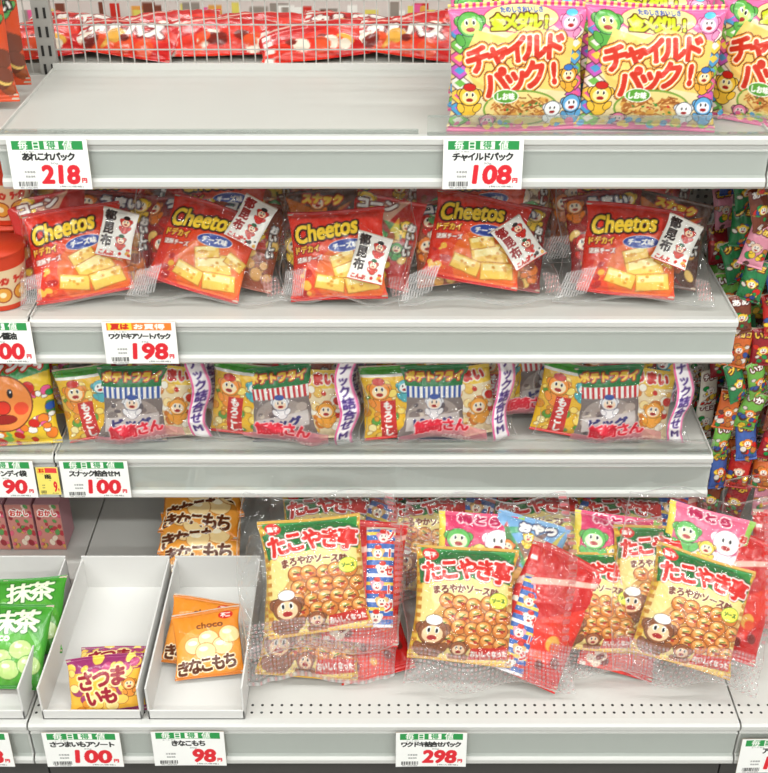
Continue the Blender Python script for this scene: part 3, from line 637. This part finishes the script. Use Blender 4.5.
def carton(name,w,d,h,cv,mw):
    me=card(name+'_face',w,h,cv); e=empty(name,mw); link('front_face',me,e,T(0,-d/2-.001,h/2)); boxes('body',[(-w/2,w/2,-d/2,d/2,0,h)],M_cart,e,bev=.001)
cb=Canvas(60,1.5,(200,130,120)); rng=random.Random(8); cb.blobs(5,5,95,145,40,[(220,90,120),(225,210,190),(180,50,60),(210,160,80),(90,150,80),(150,40,50)],5,12,rng,ol=(130,60,60)); cb.text('おかし',50,122,70,18,RED,bold=1.2,ols=[(3,WH)])
for k in range(4): carton('snack_carton',.038,.05,.085,cb,T(-.500-.042*k,.09,Z4+.001))
# ------------------------------------------------------------------ hanging strips
tin=[make_bag('tiny_mesh%d'%i,.032,.058,.012,a_tiny(i*3+1),140+i,.003) for i in range(10)]
rng=random.Random(3)
for j,(y,x0) in enumerate(((.052,.474),(.112,.464),(.172,.458))):
    for i in range(7):
        x=x0+i*.036+ .004*j; top=Z1-.062
        e=empty('hanging_snack_strip',T(x,y,top))
        boxes('strip_tape',[(-.005,.005,.009,.0095,Z4+.06-top,.042)],M_acr,e)
        z=top
        while z>Z4+.07:
            link('sachet',tin[rng.randrange(10)],e,T(rng.uniform(-.005,.005),rng.uniform(-.006,.003),z-top,rng.uniform(-20,-2),rng.uniform(-16,16),rng.uniform(-30,30))); z-=.050
for k in range(3): pack('assorted_snack_pack',.55+.13*k,-.12,Z4+.012,40,-5,[('red_snack_bag',rb[k%2],0,0,.08,4),('plum_snack_bag',pk[k%2],.03,-.012,.07,-8)],films4[2])
# ------------------------------------------------------------------ price tags
def tag(x,z,y,cv,w=.093,h=.060,nm='price_tag'):
    m=card(nm+'_mesh',w,h,cv); link(nm,m,None,T(x,y-.0115,z,-3))
yl=(244,130,40)
tag(-.389,Z1-.031,0,a_tag('あれこれパック','218')); tag(.115,Z1-.031,0,a_tag('チャイルドパック','108'))
tag(-.310,Z2-.029,0,a_tag('ワクドキアソートパック','198',yl,'お買得')); tag(-.493,Z2-.029,0,a_tag('ラーメン醤油','100'))
tag(-.396,Z3-.033,0,a_tag('スナック詰合せM','100')); tag(-.525,Z3-.033,0,a_tag('パンキャンディ袋','190')); tag(-.461,Z3-.036,0,a_tag('新製品','9',(230,60,60),'',body=(246,226,110)),.030,.045)
tag(-.383,Z4-.038,FY4,a_tag('さつまいもアソート','100'),.098); tag(-.248,Z4-.036,FY4,a_tag('きなこもち','98'),.092); tag(.060,Z4-.038,FY4,a_tag('ワクドキ詰合せパック','298'),.090)
tag(-.52,Z4-.038,FY4,a_tag('抹茶もち','98'),.092); tag(.500,Z4-.05,FY4,a_tag('アソート','158'),.092)
# ------------------------------------------------------------------ room
boxes('floor',[(-4,4,-5,4,-.02,0)],M_floor); boxes('ceiling',[(-4,4,-5,4,2.8,2.82)],M_ceil); boxes('wall_back',[(-4,4,3.4,3.45,0,2.8)],M_wall)
def lamp(x,y,sx,sy,p):
    e=empty('ceiling_light'); boxes('housing',[(x-sx/2-.03,x+sx/2+.03,y-sy/2-.03,y+sy/2+.03,2.74,2.80)],M_white,e)
    boxes('diffuser',[(x-sx/2,x+sx/2,y-sy/2,y+sy/2,2.728,2.74)],M_lamp,e)
    ld=bpy.data.lights.new('tube','AREA'); ld.shape='RECTANGLE'; ld.size=sx; ld.size_y=sy; ld.energy=p; ld.color=(.985,1,.965)
    lo=bpy.data.objects.new('tube',ld); scene.collection.objects.link(lo); lo.parent=e; lo.location=(x,y,2.71)
for y,p in((-.75,25),(-2.1,32),(-3.6,34),(1.6,18)):
    lamp(-1.3,y,2.2,.14,p); lamp(1.3,y,2.2,.14,p)
w=bpy.data.worlds.new('store_ambient'); scene.world=w; w.use_nodes=True; w.node_tree.nodes['Background'].inputs[0].default_value=(1,.995,.98,1); w.node_tree.nodes['Background'].inputs[1].default_value=.56
cd=bpy.data.cameras.new('camera'); cam=bpy.data.objects.new('camera',cd); scene.collection.objects.link(cam); scene.camera=cam
cd.sensor_fit='HORIZONTAL'; cd.sensor_width=36; cd.lens=36*1135/768; cd.clip_start=.05
cam.location=(0,-1.272,1.45); cam.rotation_euler=(R(90-31.6),0,0)
scene.view_settings.view_transform='Standard'
bpy.context.view_layer.update()
print('verts',sum(len(m.vertices) for m in bpy.data.meshes))
